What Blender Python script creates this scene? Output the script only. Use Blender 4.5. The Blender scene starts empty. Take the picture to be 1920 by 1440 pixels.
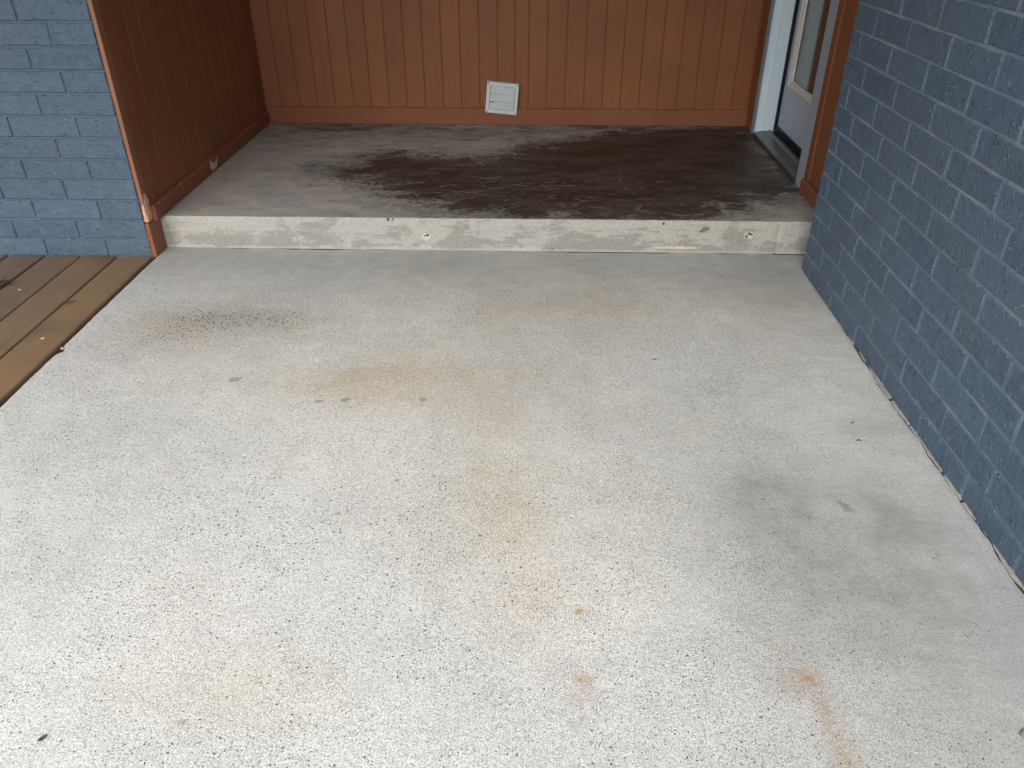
import bpy, bmesh, math, random
import numpy as np
from mathutils import Vector, Matrix

random.seed(7)
rng = np.random.default_rng(11)
SC = bpy.context.scene
COL = SC.collection
R = math.radians

# ------------------------------------------------------------------ camera
cam = bpy.data.cameras.new("camera")
cam.sensor_width = 36.0
cam.lens = 36.0 * 1467.1 / 1920.0
cam.clip_start, cam.clip_end = 0.05, 500.0
cam_o = bpy.data.objects.new("camera", cam)
COL.objects.link(cam_o)
cam_o.location = (1.5157, -3.0076, 1.2476)
pt, yw = R(32.2094), R(-1.6345)
fw = Vector((math.sin(yw) * math.cos(pt), math.cos(yw) * math.cos(pt), -math.sin(pt)))
cam_o.rotation_euler = fw.to_track_quat('-Z', 'Y').to_euler()
SC.camera = cam_o

# ------------------------------------------------------------------ light
SUN_EL, SUN_AZ = 46.0, 191.0            # degrees; azimuth clockwise from +Y (the open yard lies behind the camera)
w = bpy.data.worlds.new("World")
SC.world = w
w.use_nodes = True
nt = w.node_tree
nt.nodes.clear()
sky = nt.nodes.new("ShaderNodeTexSky")
sky.sky_type = 'NISHITA'
sky.sun_disc = False
sky.sun_elevation = R(SUN_EL)
sky.sun_rotation = R(SUN_AZ)
sky.air_density, sky.dust_density, sky.ozone_density = 1.0, 3.0, 1.0
bg = nt.nodes.new("ShaderNodeBackground")
bg.inputs[1].default_value = 0.10
wo = nt.nodes.new("ShaderNodeOutputWorld")
nt.links.new(sky.outputs[0], bg.inputs[0])
nt.links.new(bg.outputs[0], wo.inputs[0])
sun = bpy.data.lights.new("sun", 'SUN')
sun.energy = 1.5
sun.angle = R(72)
sun.color = (1.0, 0.975, 0.94)
sun_o = bpy.data.objects.new("sun", sun)
COL.objects.link(sun_o)
sd = Vector((math.sin(R(SUN_AZ)) * math.cos(R(SUN_EL)), math.cos(R(SUN_AZ)) * math.cos(R(SUN_EL)), math.sin(R(SUN_EL))))
sun_o.rotation_euler = sd.to_track_quat('Z', 'Y').to_euler()
sun_o.location = sd * 20

vs = SC.view_settings
vs.view_transform = 'Standard'
vs.look = 'None'
vs.gamma = 1.0
vs.use_curve_mapping = False
vs.exposure = 1.0

# ------------------------------------------------------------------ sizes
H = 0.133          # landing height
W = 2.566          # face of the right brick wall
WR = 2.692         # right wall of the recess
D = 1.512          # back wall of the recess
YB = -0.0945       # face of the left brick wall
YR = -0.150        # far end of the right brick wall
TOP = 2.46         # soffit
CH = 0.0796        # brick course
BL = 0.254         # brick pitch
J = 0.0076         # joint


# ------------------------------------------------------------------ helpers
def link(o):
    COL.objects.link(o)
    return o


def props(o, label=None, cat=None, group=None, kind=None):
    if label: o['label'] = label
    if cat: o['category'] = cat
    if group: o['group'] = group
    if kind: o['kind'] = kind
    return o


def thing(name, label, cat, loc=(0, 0, 0), rotz=0.0, group=None):
    o = bpy.data.objects.new(name, None)
    o.empty_display_size = 0.1
    link(o)
    o.location = loc
    o.rotation_euler = (0, 0, rotz)
    return props(o, label, cat, group, 'thing')


def mesh_obj(name, me, mat=None, parent=None, loc=(0, 0, 0), rot=(0, 0, 0)):
    o = bpy.data.objects.new(name, me)
    link(o)
    o.location = loc
    o.rotation_euler = rot
    if parent: o.parent = parent
    if mat and not me.materials: me.materials.append(mat)
    return o


def bm_mesh(bm, name, smooth=False):
    bmesh.ops.recalc_face_normals(bm, faces=bm.faces)
    me = bpy.data.meshes.new(name)
    bm.to_mesh(me)
    bm.free()
    if smooth:
        for p in me.polygons: p.use_smooth = True
    return me


def add_box(bm, x0, x1, y0, y1, z0, z1, bev=0.0, seg=1):
    b = bmesh.new()
    vs_ = [b.verts.new((x, y, z)) for x in (x0, x1) for y in (y0, y1) for z in (z0, z1)]
    for f in ((0, 1, 3, 2), (4, 6, 7, 5), (0, 4, 5, 1), (2, 3, 7, 6), (0, 2, 6, 4), (1, 5, 7, 3)):
        b.faces.new([vs_[i] for i in f])
    bmesh.ops.recalc_face_normals(b, faces=b.faces)
    if bev > 0:
        bmesh.ops.bevel(b, geom=list(b.edges), offset=bev, segments=seg, affect='EDGES', profile=0.6)
    m = bpy.data.meshes.new("tmp")
    b.to_mesh(m)
    b.free()
    bm.from_mesh(m)
    bpy.data.meshes.remove(m)


def box(name, x0, x1, y0, y1, z0, z1, mat, parent=None, bev=0.0, seg=1):
    bm = bmesh.new()
    add_box(bm, x0, x1, y0, y1, z0, z1, bev, seg)
    return mesh_obj(name, bm_mesh(bm, name), mat, parent)


def prism(name, prof, axis, a0, a1, mat, parent=None, smooth=False):
    """extrude a closed 2-D profile along an axis ('x','y','z')"""
    bm = bmesh.new()
    def P(p, a):
        return {'x': (a, p[0], p[1]), 'y': (p[0], a, p[1]), 'z': (p[0], p[1], a)}[axis]
    A = [bm.verts.new(P(p, a0)) for p in prof]
    B = [bm.verts.new(P(p, a1)) for p in prof]
    n = len(prof)
    bm.faces.new(A)
    bm.faces.new(B[::-1])
    for i in range(n):
        bm.faces.new((A[i], B[i], B[(i + 1) % n], A[(i + 1) % n]))
    return mesh_obj(name, bm_mesh(bm, name, smooth), mat, parent)


# value noise on arrays, for the stain fields
def vnoise(x, y, seed):
    r = np.random.default_rng(seed).random((64, 64))
    xi, yi = np.floor(x).astype(int), np.floor(y).astype(int)
    fx, fy = x - xi, y - yi
    fx, fy = fx * fx * (3 - 2 * fx), fy * fy * (3 - 2 * fy)
    g = lambda a, b: r[a % 64, b % 64]
    return (g(xi, yi) * (1 - fx) + g(xi + 1, yi) * fx) * (1 - fy) + (g(xi, yi + 1) * (1 - fx) + g(xi + 1, yi + 1) * fx) * fy


def fbm(x, y, seed, octs=4):
    s, a, t = 0, 1.0, 0
    for i in range(octs):
        s = s + a * vnoise(x * 2 ** i + 3.7 * i, y * 2 ** i + 9.1 * i, seed + i)
        t += a
        a *= 0.55
    return s / t


# ------------------------------------------------------------------ shader helper
class Sh:
    def __init__(self, name, rough=0.7, spec=0.3):
        self.m = bpy.data.materials.new(name)
        self.m.use_nodes = True
        self.dims = '3D'
        self.t = self.m.node_tree
        self.t.nodes.clear()
        self.out = self.t.nodes.new("ShaderNodeOutputMaterial")
        self.b = self.t.nodes.new("ShaderNodeBsdfPrincipled")
        self.t.links.new(self.b.outputs[0], self.out.inputs[0])
        self.b.inputs['Roughness'].default_value = rough
        self.b.inputs['Specular IOR Level'].default_value = spec

    def put(self, sock, v):
        if v is None: return
        if hasattr(v, 'is_output'):
            self.t.links.new(v, sock)
        else:
            if sock.type == 'RGBA' and len(v) == 3: v = (*v, 1)
            sock.default_value = v

    def node(self, typ, ins=(), **kw):
        n = self.t.nodes.new(typ)
        for k, v in kw.items(): setattr(n, k, v)
        for k, v in (ins.items() if isinstance(ins, dict) else enumerate(ins)):
            self.put(n.inputs[k], v)
        return n

    def math(self, op, a, b=None, c=None, clamp=False):
        return self.node("ShaderNodeMath", [a, b, c], operation=op, use_clamp=clamp).outputs[0]

    def add(self, a, b): return self.math('ADD', a, b)
    def mul(self, a, b): return self.math('MULTIPLY', a, b)

    def vmath(self, op, a, b=None):
        n = self.node("ShaderNodeVectorMath", [a, b], operation=op)
        return n.outputs[1] if op in ('LENGTH', 'DISTANCE', 'DOT_PRODUCT') else n.outputs[0]

    def step(self, v, lo, hi, a=0.0, b=1.0):
        n = self.node("ShaderNodeMapRange", {0: v, 1: lo, 2: hi, 3: a, 4: b}, interpolation_type='SMOOTHSTEP')
        return n.outputs[0]

    def mix(self, f, a, b, mode='MIX'):
        n = self.node("ShaderNodeMix", data_type='RGBA', blend_type=mode)
        self.put(n.inputs[0], f)
        self.put(n.inputs[6], a)
        self.put(n.inputs[7], b)
        return n.outputs[2]

    def noise(self, vec, scale, detail=3.0, rough=0.55, dist=0.0, color=False):
        n = self.node("ShaderNodeTexNoise", noise_dimensions=self.dims, ins={'Vector': vec, 'Scale': scale, 'Detail': detail, 'Roughness': rough, 'Distortion': dist})
        return n.outputs[1] if color else n.outputs[0]

    def voro(self, vec, scale, feature='F1', dims=None, rnd=1.0):
        dims = dims or self.dims
        return self.node("ShaderNodeTexVoronoi", {'Vector': vec, 'Scale': scale, 'Randomness': rnd}, feature=feature, voronoi_dimensions=dims)

    def sep(self, v): return self.node("ShaderNodeSeparateXYZ", [v]).outputs
    def comb(self, x, y, z=0.0): return self.node("ShaderNodeCombineXYZ", [x, y, z]).outputs[0]
    def attr(self, name): return self.node("ShaderNodeAttribute", attribute_name=name).outputs[2]
    def objco(self): return self.node("ShaderNodeTexCoord").outputs['Object']
    def pos(self): return self.node("ShaderNodeNewGeometry").outputs['Position']
    def rand(self): return self.node("ShaderNodeObjectInfo").outputs['Random']
    def ocol(self): return self.node("ShaderNodeObjectInfo").outputs['Color']

    def bump(self, h, dist=0.001, strength=1.0):
        n = self.node("ShaderNodeBump", {'Strength': strength, 'Distance': dist, 'Height': h})
        self.t.links.new(n.outputs[0], self.b.inputs['Normal'])

    def color(self, c): self.put(self.b.inputs['Base Color'], c)
    def rough(self, r): self.put(self.b.inputs['Roughness'], r)


def plain(name, col, rough=0.6, spec=0.3, metal=0.0, var=0.12, scale=30.0, bump=0.0003, stretch=(1, 1, 1)):
    s = Sh(name, rough, spec)
    s.b.inputs['Metallic'].default_value = metal
    v = s.vmath('MULTIPLY', s.pos(), stretch)
    n = s.noise(v, scale, 4)
    n2 = s.noise(v, scale * 0.15, 3)
    k = s.add(s.mul(s.math('SUBTRACT', n, 0.5), var * 2), s.mul(s.math('SUBTRACT', n2, 0.5), var * 2))
    s.color(s.mix(1.0, col, s.comb(s.add(1.0, k), s.add(1.0, k), s.add(1.0, k)), 'MULTIPLY'))
    s.bump(s.noise(v, scale * 6, 3), bump)
    return s.m


# ------------------------------------------------------------------ materials
def mat_brick(name, base, seed, tint):
    s = Sh(name, 0.66, 0.22)
    rnd = s.rand()
    co = s.objco()
    x, y, z = s.sep(co)
    off = s.mul(rnd, 37.0)
    p2 = s.comb(s.add(x, off), s.add(z, s.mul(rnd, 11.0)), 0.0)
    hs, ms = 0.0, 0.0
    for (sc, ln, wd, gate, bias) in ((26.0, 0.30, 0.070, 0.20, -0.42), (36.0, 0.30, 0.090, 0.30, -0.15)):
        warp = s.vmath('ADD', p2, s.vmath('SCALE', s.vmath('SUBTRACT', s.noise(p2, 30, 2, color=True), (0.5, 0.5, 0.5)), None))
        warp.node.inputs[1].links[0].from_node.inputs[3].default_value = 0.008
        q = s.vmath('MULTIPLY', warp, (sc, sc, sc))
        v = s.voro(q, 1.0, dims='2D')
        loc = s.vmath('SUBTRACT', q, v.outputs['Position'])
        cr, cg, cb = s.sep(v.outputs['Color'])
        ang = s.add(s.mul(s.math('SUBTRACT', cr, 0.5), 1.1), bias)
        rot = s.node("ShaderNodeVectorRotate", {'Vector': loc, 'Angle': s.mul(ang, -1.0)}, rotation_type='Z_AXIS').outputs[0]
        rl = s.sep(rot)
        bow = s.add(rl[1], s.mul(s.mul(rl[0], rl[0]), s.mul(s.math('SUBTRACT', cb, 0.5), 3.0)))
        d = s.vmath('LENGTH', s.comb(s.mul(rl[0], 1 / ln), s.mul(bow, 1 / wd), 0.0))
        msk = s.mul(s.step(d, 0.35, 1.0, 1.0, 0.0), s.step(cg, gate - 0.02, gate + 0.02))
        sign = s.step(cb, 0.10, 0.14, -0.7, 1.0)
        hs = s.add(hs, s.mul(msk, sign))
        ms = s.math('MAXIMUM', ms, s.mul(msk, s.math('MAXIMUM', sign, 0.0)))
    fine = s.noise(p2, 160, 4, 0.65)
    med = s.noise(p2, 28, 4, 0.6)
    vs2 = s.noise(s.vmath('MULTIPLY', p2, (90, 12, 1)), 1.0, 3)
    h = s.add(s.add(s.mul(hs, 0.9), s.mul(fine, 0.45)), s.add(s.mul(med, 0.8), s.mul(vs2, 0.35)))
    s.bump(h, 0.0050, 1.0)
    k = s.add(0.86, s.add(s.mul(rnd, 0.16), s.mul(s.math('SUBTRACT', med, 0.5), 0.75)))
    c = s.mix(1.0, base, s.comb(k, k, k), 'MULTIPLY')
    big = s.noise(s.pos(), 1.7, 4)
    c = s.mix(s.step(big, 0.34, 0.70, 0.0, 0.7), c, tint)
    c = s.mix(s.mul(ms, 0.62), c, tuple(min(1, b * 2.1 + 0.05) for b in base))
    spk = s.voro(s.vmath('MULTIPLY', s.pos(), (60, 60, 60)), 1.0)
    sr = s.sep(spk.outputs['Color'])[0]
    c = s.mix(s.mul(s.step(spk.outputs['Distance'], 0.06, 0.14, 1.0, 0.0), s.math('GREATER_THAN', sr, 0.965)), c, (0.55, 0.55, 0.52))
    c = s.mix(s.mul(s.step(spk.outputs['Distance'], 0.05, 0.13, 1.0, 0.0), s.math('LESS_THAN', sr, 0.018)), c, (0.02, 0.02, 0.022))
    s.color(c)
    s.rough(s.add(0.5, s.mul(fine, 0.25)))
    return s.m


def mat_mortar(name, base, worn):
    s = Sh(name, 0.8, 0.2)
    p = s.pos()
    n = s.noise(p, 60, 4)
    big = s.noise(p, 6.0, 4)
    c = s.mix(s.step(big, 0.48, 0.62), base, worn)
    k = s.add(0.8, s.mul(n, 0.4))
    s.color(s.mix(1.0, c, s.comb(k, k, k), 'MULTIPLY'))
    s.bump(s.add(n, s.noise(p, 260, 3)), 0.0012)
    return s.m


def concrete_core(s, p, smooth):
    """aggregate speckle, pits and bump. returns (brightness factor, pit mask, height)"""
    f1 = s.noise(p, 290, 3, 0.72)
    f2 = s.noise(p, 90, 3, 0.65)
    f3 = s.noise(p, 14, 5, 0.62)
    v = s.voro(p, 185)
    vr, vg, vb = s.sep(v.outputs['Color'])
    grain = s.mul(s.math('SUBTRACT', vr, 0.5), s.step(v.outputs['Distance'], 0.15, 0.6, 1.0, 0.0))
    amp = s.step(smooth, 0.0, 1.0, 1.0, 0.62)
    k = s.add(s.mul(s.math('SUBTRACT', f1, 0.5), 2.1), s.add(s.mul(s.math('SUBTRACT', f2, 0.5), 0.5), s.mul(grain, 0.34)))
    k = s.mul(k, amp)
    k = s.add(k, s.add(s.mul(s.math('SUBTRACT', f3, 0.5), 0.26), s.mul(s.math('SUBTRACT', s.noise(p, 2.7, 4), 0.5), 0.26)))
    return k, f1, f2, f3, vg


def mat_slab():
    s = Sh("slab_concrete", 0.85, 0.2)
    s.dims = '2D'
    p = s.pos()
    smooth = s.attr("smooth")
    k, f1, f2, f3, vg = concrete_core(s, p, smooth)
    streak = s.noise(s.vmath('MULTIPLY', p, (5, 60, 1)), 1.0, 4, 0.6)
    k = s.add(k, s.mul(s.mul(s.math('SUBTRACT', streak, 0.5), smooth), 0.30))
    kk = s.add(1.0, k)
    base = s.mix(s.step(s.noise(p, 1.6, 4), 0.38, 0.66), (0.592, 0.600, 0.570), (0.560, 0.574, 0.556))
    warmn = s.noise(p, 3.1, 5, 0.6)
    base = s.mix(s.mul(s.attr("warm"), s.step(warmn, 0.30, 0.70, 0.25, 0.95)), base, (0.54, 0.475, 0.345))
    base = s.mix(s.mul(s.attr("pink"), s.step(s.noise(p, 4.3, 5, 0.65), 0.38, 0.66, 0.05, 0.7)), base, (0.56, 0.50, 0.465))
    base = s.mix(s.attr("lilac"), base, (0.55, 0.55, 0.61))
    c = s.mix(1.0, base, s.comb(kk, kk, kk), 'MULTIPLY')
    # dark pits
    pv = s.voro(p, 62)
    pr, pg, pb = s.sep(pv.outputs['Color'])
    dens = s.add(s.mul(s.attr("pit"), 0.48), s.mul(s.step(smooth, 0.0, 1.0, 1.0, 0.15), s.step(s.noise(p, 5.0, 3), 0.36, 0.64, 0.05, 0.30)))
    rad = s.add(s.add(0.05, s.mul(pg, 0.10)), s.mul(s.attr("pit"), 0.16))
    pitm = s.mul(s.math('LESS_THAN', pr, dens), s.step(pv.outputs['Distance'], s.mul(rad, 0.6), rad, 1.0, 0.0))
    pv2 = s.voro(p, 140)
    qr, qg, qb = s.sep(pv2.outputs['Color'])
    pit2 = s.mul(s.math('LESS_THAN', qr, s.mul(dens, 0.9)), s.step(pv2.outputs['Distance'], 0.08, 0.22, 1.0, 0.0))
    pits = s.math('MAXIMUM', pitm, s.mul(pit2, 0.75))
    c = s.mix(s.mul(pits, 0.85), c, (0.060, 0.054, 0.046))
    # light aggregate
    ag = s.voro(s.vmath('ADD', p, (3.1, 1.7, 0)), 105)
    ar = s.sep(ag.outputs['Color'])[0]
    agm = s.mul(s.math('GREATER_THAN', ar, 0.80), s.step(ag.outputs['Distance'], 0.12, 0.32, 1.0, 0.0))
    c = s.mix(s.mul(agm, s.step(smooth, 0, 1, 0.28, 0.08)), c, (0.74, 0.72, 0.68))
    # film of dirt and painted step shade, spots, rust
    dn = s.noise(p, 13, 6, 0.66)
    dirt_shade = s.mul(s.attr("dirt_shade"), s.step(dn, 0.28, 0.70, 0.66, 0.95))
    c = s.mix(s.mul(dirt_shade, 0.85), c, (0.245, 0.25, 0.232))
    spot = s.mul(s.step(s.add(s.attr("spot"), s.mul(s.math('SUBTRACT', s.noise(p, 85, 5), 0.5), 0.85)), 0.34, 0.66), 1.0)
    c = s.mix(s.mul(spot, s.step(f1, 0.3, 0.7, 0.62, 0.38)), c, (0.15, 0.138, 0.115))
    rn = s.noise(p, 75, 4, 0.7)
    rust = s.mul(s.attr("rust"), s.step(rn, 0.25, 0.65, 0.25, 1.05))
    c = s.mix(s.math('MINIMUM', rust, 0.9), c, (0.40, 0.255, 0.125))
    s.color(c)
    h = s.add(s.mul(f1, 0.5), s.add(s.mul(f2, 0.6), s.mul(pits, -1.3)))
    s.bump(s.add(s.mul(h, s.step(smooth, 0, 1, 1.0, 0.35)), s.mul(f3, 1.2)), 0.0022, 0.9)
    return s.m


def mat_landing():
    s = Sh("landing_concrete", 0.7, 0.3)
    s.dims = '2D'
    p = s.pos()
    k, f1, f2, f3, vg = concrete_core(s, p, 1.0)
    strk = s.noise(s.vmath('MULTIPLY', p, (5.0, 13, 1)), 1.0, 7, 0.70, 0.5)
    fine = s.noise(s.vmath('MULTIPLY', p, (38, 72, 1)), 1.0, 5, 0.72, 0.6)
    k = s.add(k, s.mul(s.math('SUBTRACT', strk, 0.5), 0.55))
    kk = s.add(1.0, s.mul(k, 0.8))
    base = s.mix(s.step(s.noise(p, 2.6, 4), 0.4, 0.62), (0.47, 0.445, 0.415), (0.38, 0.382, 0.365))
    c = s.mix(1.0, base, s.comb(kk, kk, kk), 'MULTIPLY')
    mid = s.noise(s.vmath('MULTIPLY', p, (7, 12, 1)), 1.0, 7, 0.68, 0.4)
    m = s.add(s.attr("brown"), s.add(s.mul(s.math('SUBTRACT', mid, 0.5), 0.9), s.mul(s.math('SUBTRACT', fine, 0.5), 0.75)))
    mask = s.step(m, 0.41, 0.66)
    soft = s.step(m, 0.04, 0.66)
    bn = s.noise(s.vmath('MULTIPLY', p, (4, 8, 1)), 1.0, 6, 0.65)
    brown = s.mix(s.step(bn, 0.36, 0.66), (0.036, 0.027, 0.018), (0.078, 0.060, 0.047))
    c = s.mix(s.mul(soft, 0.76), c, (0.118, 0.099, 0.080))
    c = s.mix(s.mul(mask, 0.92), c, brown)
    # scuffs where the old coating has worn through
    sc = s.noise(s.vmath('MULTIPLY', s.vmath('ADD', p, (1.7, 4.2, 0)), (13, 34, 1)), 1.0, 5, 0.7, 1.2)
    scm = s.mul(s.step(sc, 0.565, 0.655), s.attr("scuff"))
    c = s.mix(s.mul(scm, 0.6), c, (0.32, 0.285, 0.24))
    rimn = s.noise(s.vmath('MULTIPLY', p, (30, 80, 1)), 1.0, 4)
    c = s.mix(s.mul(s.attr("rim"), s.step(rimn, 0.38, 0.60)), c, (0.36, 0.35, 0.30))
    s.color(c)
    s.rough(s.add(s.mul(mask, -0.20), s.add(0.60, s.mul(f2, 0.2))))
    s.bump(s.add(s.mul(f2, 0.6), s.add(s.mul(strk, 0.7), s.mul(f3, 0.9))), 0.0012, 0.8)
    return s.m


def mat_riser():
    s = Sh("riser_concrete", 0.8, 0.2)
    p = s.pos()
    x, y, z = s.sep(p)
    p2 = s.vmath('MULTIPLY', p, (1, 1, 1))
    lay = s.noise(s.vmath('MULTIPLY', p, (7, 1, 55)), 1.0, 5, 0.65)
    pat = s.noise(s.vmath('MULTIPLY', p, (7, 1, 13)), 1.0, 6, 0.66, 0.5)
    f1 = s.noise(p2, 190, 4, 0.7)
    f2 = s.noise(p2, 70, 4, 0.6)
    c = s.mix(s.step(s.noise(p, 2.2, 3), 0.4, 0.6), (0.48, 0.475, 0.42), (0.46, 0.465, 0.435))
    grey = s.step(s.add(pat, s.add(s.mul(s.math('SUBTRACT', lay, 0.5), 0.45), s.mul(s.math('SUBTRACT', 0.075, z), 1.3))), 0.46, 0.58)
    c = s.mix(s.mul(grey, 0.58), c, (0.255, 0.255, 0.225))
    c = s.mix(s.step(s.noise(s.vmath('MULTIPLY', p, (6, 1, 110)), 1.0, 5, 0.7), 0.56, 0.70, 0.0, 0.55), c, (0.58, 0.585, 0.56))
    low = s.step(s.add(z, s.mul(s.math('SUBTRACT', pat, 0.5), 0.05)), 0.002, 0.016, 1.0, 0.0)
    c = s.mix(s.mul(low, 0.6), c, (0.60, 0.60, 0.575))
    kk = s.add(0.40, s.add(s.mul(f1, 0.62), s.mul(f2, 0.56)))
    c = s.mix(1.0, c, s.comb(kk, kk, kk), 'MULTIPLY')
    nn = s.mul(s.math('SUBTRACT', s.noise(p, 95, 3), 0.5), 0.9)
    hole = s.step(s.add(s.attr("hole"), nn), 0.55, 0.75)
    chip = s.step(s.add(s.attr("chip"), nn), 0.42, 0.6)
    c = s.mix(s.mul(chip, 0.8), c, (0.70, 0.66, 0.55))
    st = s.step(s.add(s.attr("brown"), nn), 0.45, 0.65)
    c = s.mix(s.mul(st, 0.8), c, (0.20, 0.145, 0.085))
    c = s.mix(s.mul(hole, 0.9), c, (0.06, 0.052, 0.045))
    s.color(c)
    s.bump(s.add(s.add(f2, s.mul(lay, 0.8)), s.mul(hole, -2.5)), 0.0025, 0.9)
    return s.m


def mat_siding(name, base, dark, grain=1.0):
    s = Sh(name, 0.55, 0.35)
    p = s.pos()
    rnd = s.rand()
    sh = s.vmath('ADD', p, s.comb(s.mul(rnd, 5.0), s.mul(rnd, 3.0), s.mul(rnd, 9.0)))
    g = s.noise(s.vmath('MULTIPLY', sh, (60, 60, 2.2)), 1.0, 5, 0.65)
    g2 = s.noise(s.vmath('MULTIPLY', sh, (220, 220, 6)), 1.0, 3, 0.6)
    b = s.noise(p, 3.0, 4)
    k = s.add(0.86, s.add(s.mul(s.math('SUBTRACT', g, 0.5), 0.26 * grain), s.add(s.mul(rnd, 0.10), s.mul(s.math('SUBTRACT', b, 0.5), 0.5))))
    c = s.mix(s.step(g, 0.55, 0.72, 0.0, 0.35 * grain), base, dark)
    c = s.mix(1.0, c, s.comb(k, k, k), 'MULTIPLY')
    spk = s.voro(p, 34)
    sr = s.sep(spk.outputs['Color'])[0]
    c = s.mix(s.mul(s.step(spk.outputs['Distance'], 0.05, 0.11, 1.0, 0.0), s.math('GREATER_THAN', sr, 0.975)), c, (0.50, 0.36, 0.27))
    s.color(c)
    s.rough(s.add(0.42, s.mul(g, 0.25)))
    s.bump(s.add(s.mul(g, 1.0), s.mul(g2, 0.5)), 0.0016 * grain, 0.8)
    return s.m


def mat_peel():
    s = Sh("bare_wood_trim", 0.7, 0.2)
    p = s.pos()
    n = s.noise(p, 90, 5, 0.7)
    c = s.mix(s.step(n, 0.42, 0.58), (0.62, 0.33, 0.225), (0.74, 0.46, 0.33))
    s.color(c)
    s.bump(n, 0.003)
    return s.m


def mat_deck():
    s = Sh("deck_stain", 0.5, 0.35)
    p = s.objco()
    rnd = s.rand()
    q = s.vmath('ADD', p, s.comb(s.mul(rnd, 7.0), s.mul(rnd, 21.0), 0.0))
    g = s.noise(s.vmath('MULTIPLY', q, (55, 2.0, 30)), 1.0, 5, 0.62, 0.6)
    g2 = s.noise(s.vmath('MULTIPLY', q, (190, 6, 90)), 1.0, 4, 0.6)
    b = s.noise(q, 5.5, 5, 0.6)
    k = s.add(0.32, s.add(s.mul(g, 0.62), s.add(s.mul(g2, 0.35), s.mul(b, 0.42))))
    c = s.mix(1.0, s.ocol(), s.comb(k, k, k), 'MULTIPLY')
    c = s.mix(s.step(s.noise(q, 3.2, 5, 0.6), 0.50, 0.70, 0.0, 0.55), c, (0.125, 0.088, 0.066))
    spot = s.voro(q, 6.5)
    sr = s.sep(spot.outputs['Color'])[0]
    wob = s.add(spot.outputs['Distance'], s.mul(s.math('SUBTRACT', s.noise(q, 30, 3), 0.5), 0.25))
    c = s.mix(s.mul(s.step(wob, 0.10, 0.24, 0.65, 0.0), s.math('GREATER_THAN', sr, 0.72)), c, (0.050, 0.030, 0.020))
    wear = s.noise(s.vmath('MULTIPLY', q, (45, 22, 10)), 1.0, 5, 0.7)
    c = s.mix(s.step(wear, 0.68, 0.76, 0.0, 0.45), c, (0.42, 0.34, 0.25))
    s.color(c)
    s.rough(s.add(0.38, s.mul(g2, 0.3)))
    s.bump(s.add(s.mul(g, 0.8), s.mul(g2, 0.5)), 0.0012, 0.7)
    return s.m


def mat_grass():
    s = Sh("lawn", 0.9, 0.1)
    p = s.pos()
    n = s.noise(p, 3, 5)
    n2 = s.noise(p, 60, 4)
    c = s.mix(n, (0.055, 0.085, 0.025), (0.10, 0.12, 0.045))
    k = s.add(0.5, n2)
    s.color(s.mix(1.0, c, s.comb(k, k, k), 'MULTIPLY'))
    s.bump(n2, 0.02)
    return s.m


BLUE = (0.110, 0.163, 0.232)
M_brickL = mat_brick("painted_brick", BLUE, 1, (0.120, 0.158, 0.185))
M_mortL = mat_mortar("painted_mortar", (0.108, 0.158, 0.228), (0.115, 0.165, 0.225))
M_brickR = M_brickL
M_mortR = mat_mortar("painted_mortar_pale", (0.185, 0.240, 0.300), (0.265, 0.300, 0.315))  # right-wall joints paler than the bricks, with patches of a second tone
M_slab = mat_slab()
M_land = mat_landing()
M_riser = mat_riser()
TERRA = (0.300, 0.113, 0.046)
M_siding = mat_siding("siding_paint", TERRA, (0.22, 0.085, 0.036))
M_trim = mat_siding("trim_paint", (0.285, 0.106, 0.052), (0.20, 0.075, 0.042), 0.35)
M_edge = mat_siding("sunlit_worn_trim_paint", (0.36, 0.165, 0.095), (0.28, 0.115, 0.065), 0.35)  # worn edge, also paler to paint in light from the open side
M_back = plain("groove_paint", (0.24, 0.095, 0.05), 0.8)
M_peel = mat_peel()
M_beige = plain("bare_wood_patch", (0.62, 0.55, 0.40), 0.8, var=0.25, scale=120)
M_deck = mat_deck()
M_joist = plain("joist_wood", (0.05, 0.038, 0.028), 0.9)
M_grass = mat_grass()
M_soil = plain("crack_soil", (0.060, 0.050, 0.040), 0.95, var=0.4, scale=90, bump=0.002)
M_fill = plain("mortar_smear", (0.37, 0.36, 0.335), 0.9, var=0.25, scale=60, bump=0.0015)
M_jamb = plain("jamb_paint", (0.72, 0.86, 0.93), 0.45, 0.4, var=0.06)
M_casing = plain("casing_paint", (0.37, 0.44, 0.50), 0.5, 0.4, var=0.12)
M_door = plain("door_paint", (0.50, 0.61, 0.72), 0.42, 0.4, var=0.08)
M_lite = plain("lite_frame", (0.70, 0.70, 0.66), 0.4, 0.4, var=0.08)
M_caulk = plain("caulk", (0.62, 0.58, 0.54), 0.7, var=0.2)
M_thresh = plain("threshold_metal", (0.14, 0.148, 0.155), 0.36, 0.5, metal=0.75, var=0.2, scale=14)
M_rubber = plain("weatherstrip_rubber", (0.010, 0.011, 0.014), 0.5, 0.3)
M_blind = plain("blind_slat", (0.38, 0.28, 0.18), 0.5, 0.3, var=0.05)
M_dark = plain("dark_room", (0.03, 0.028, 0.026), 0.9)
M_vent = plain("vent_plastic", (0.68, 0.77, 0.79), 0.5, 0.4, var=0.10, scale=25)
M_vent2 = plain("vent_flap_plastic", (0.57, 0.65, 0.65), 0.5, 0.4, var=0.12, scale=25)
M_screw = plain("screw_metal", (0.10, 0.10, 0.10), 0.5, 0.5, metal=0.6)
M_soffit = plain("soffit_paint", (0.52, 0.50, 0.47), 0.8)
M_bounce = plain("bounce_concrete", (0.45, 0.44, 0.42), 0.9, var=0.1)
M_leaf = plain("dead_leaf", (0.11, 0.060, 0.030), 0.65, var=0.4, scale=70, bump=0.001)
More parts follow.
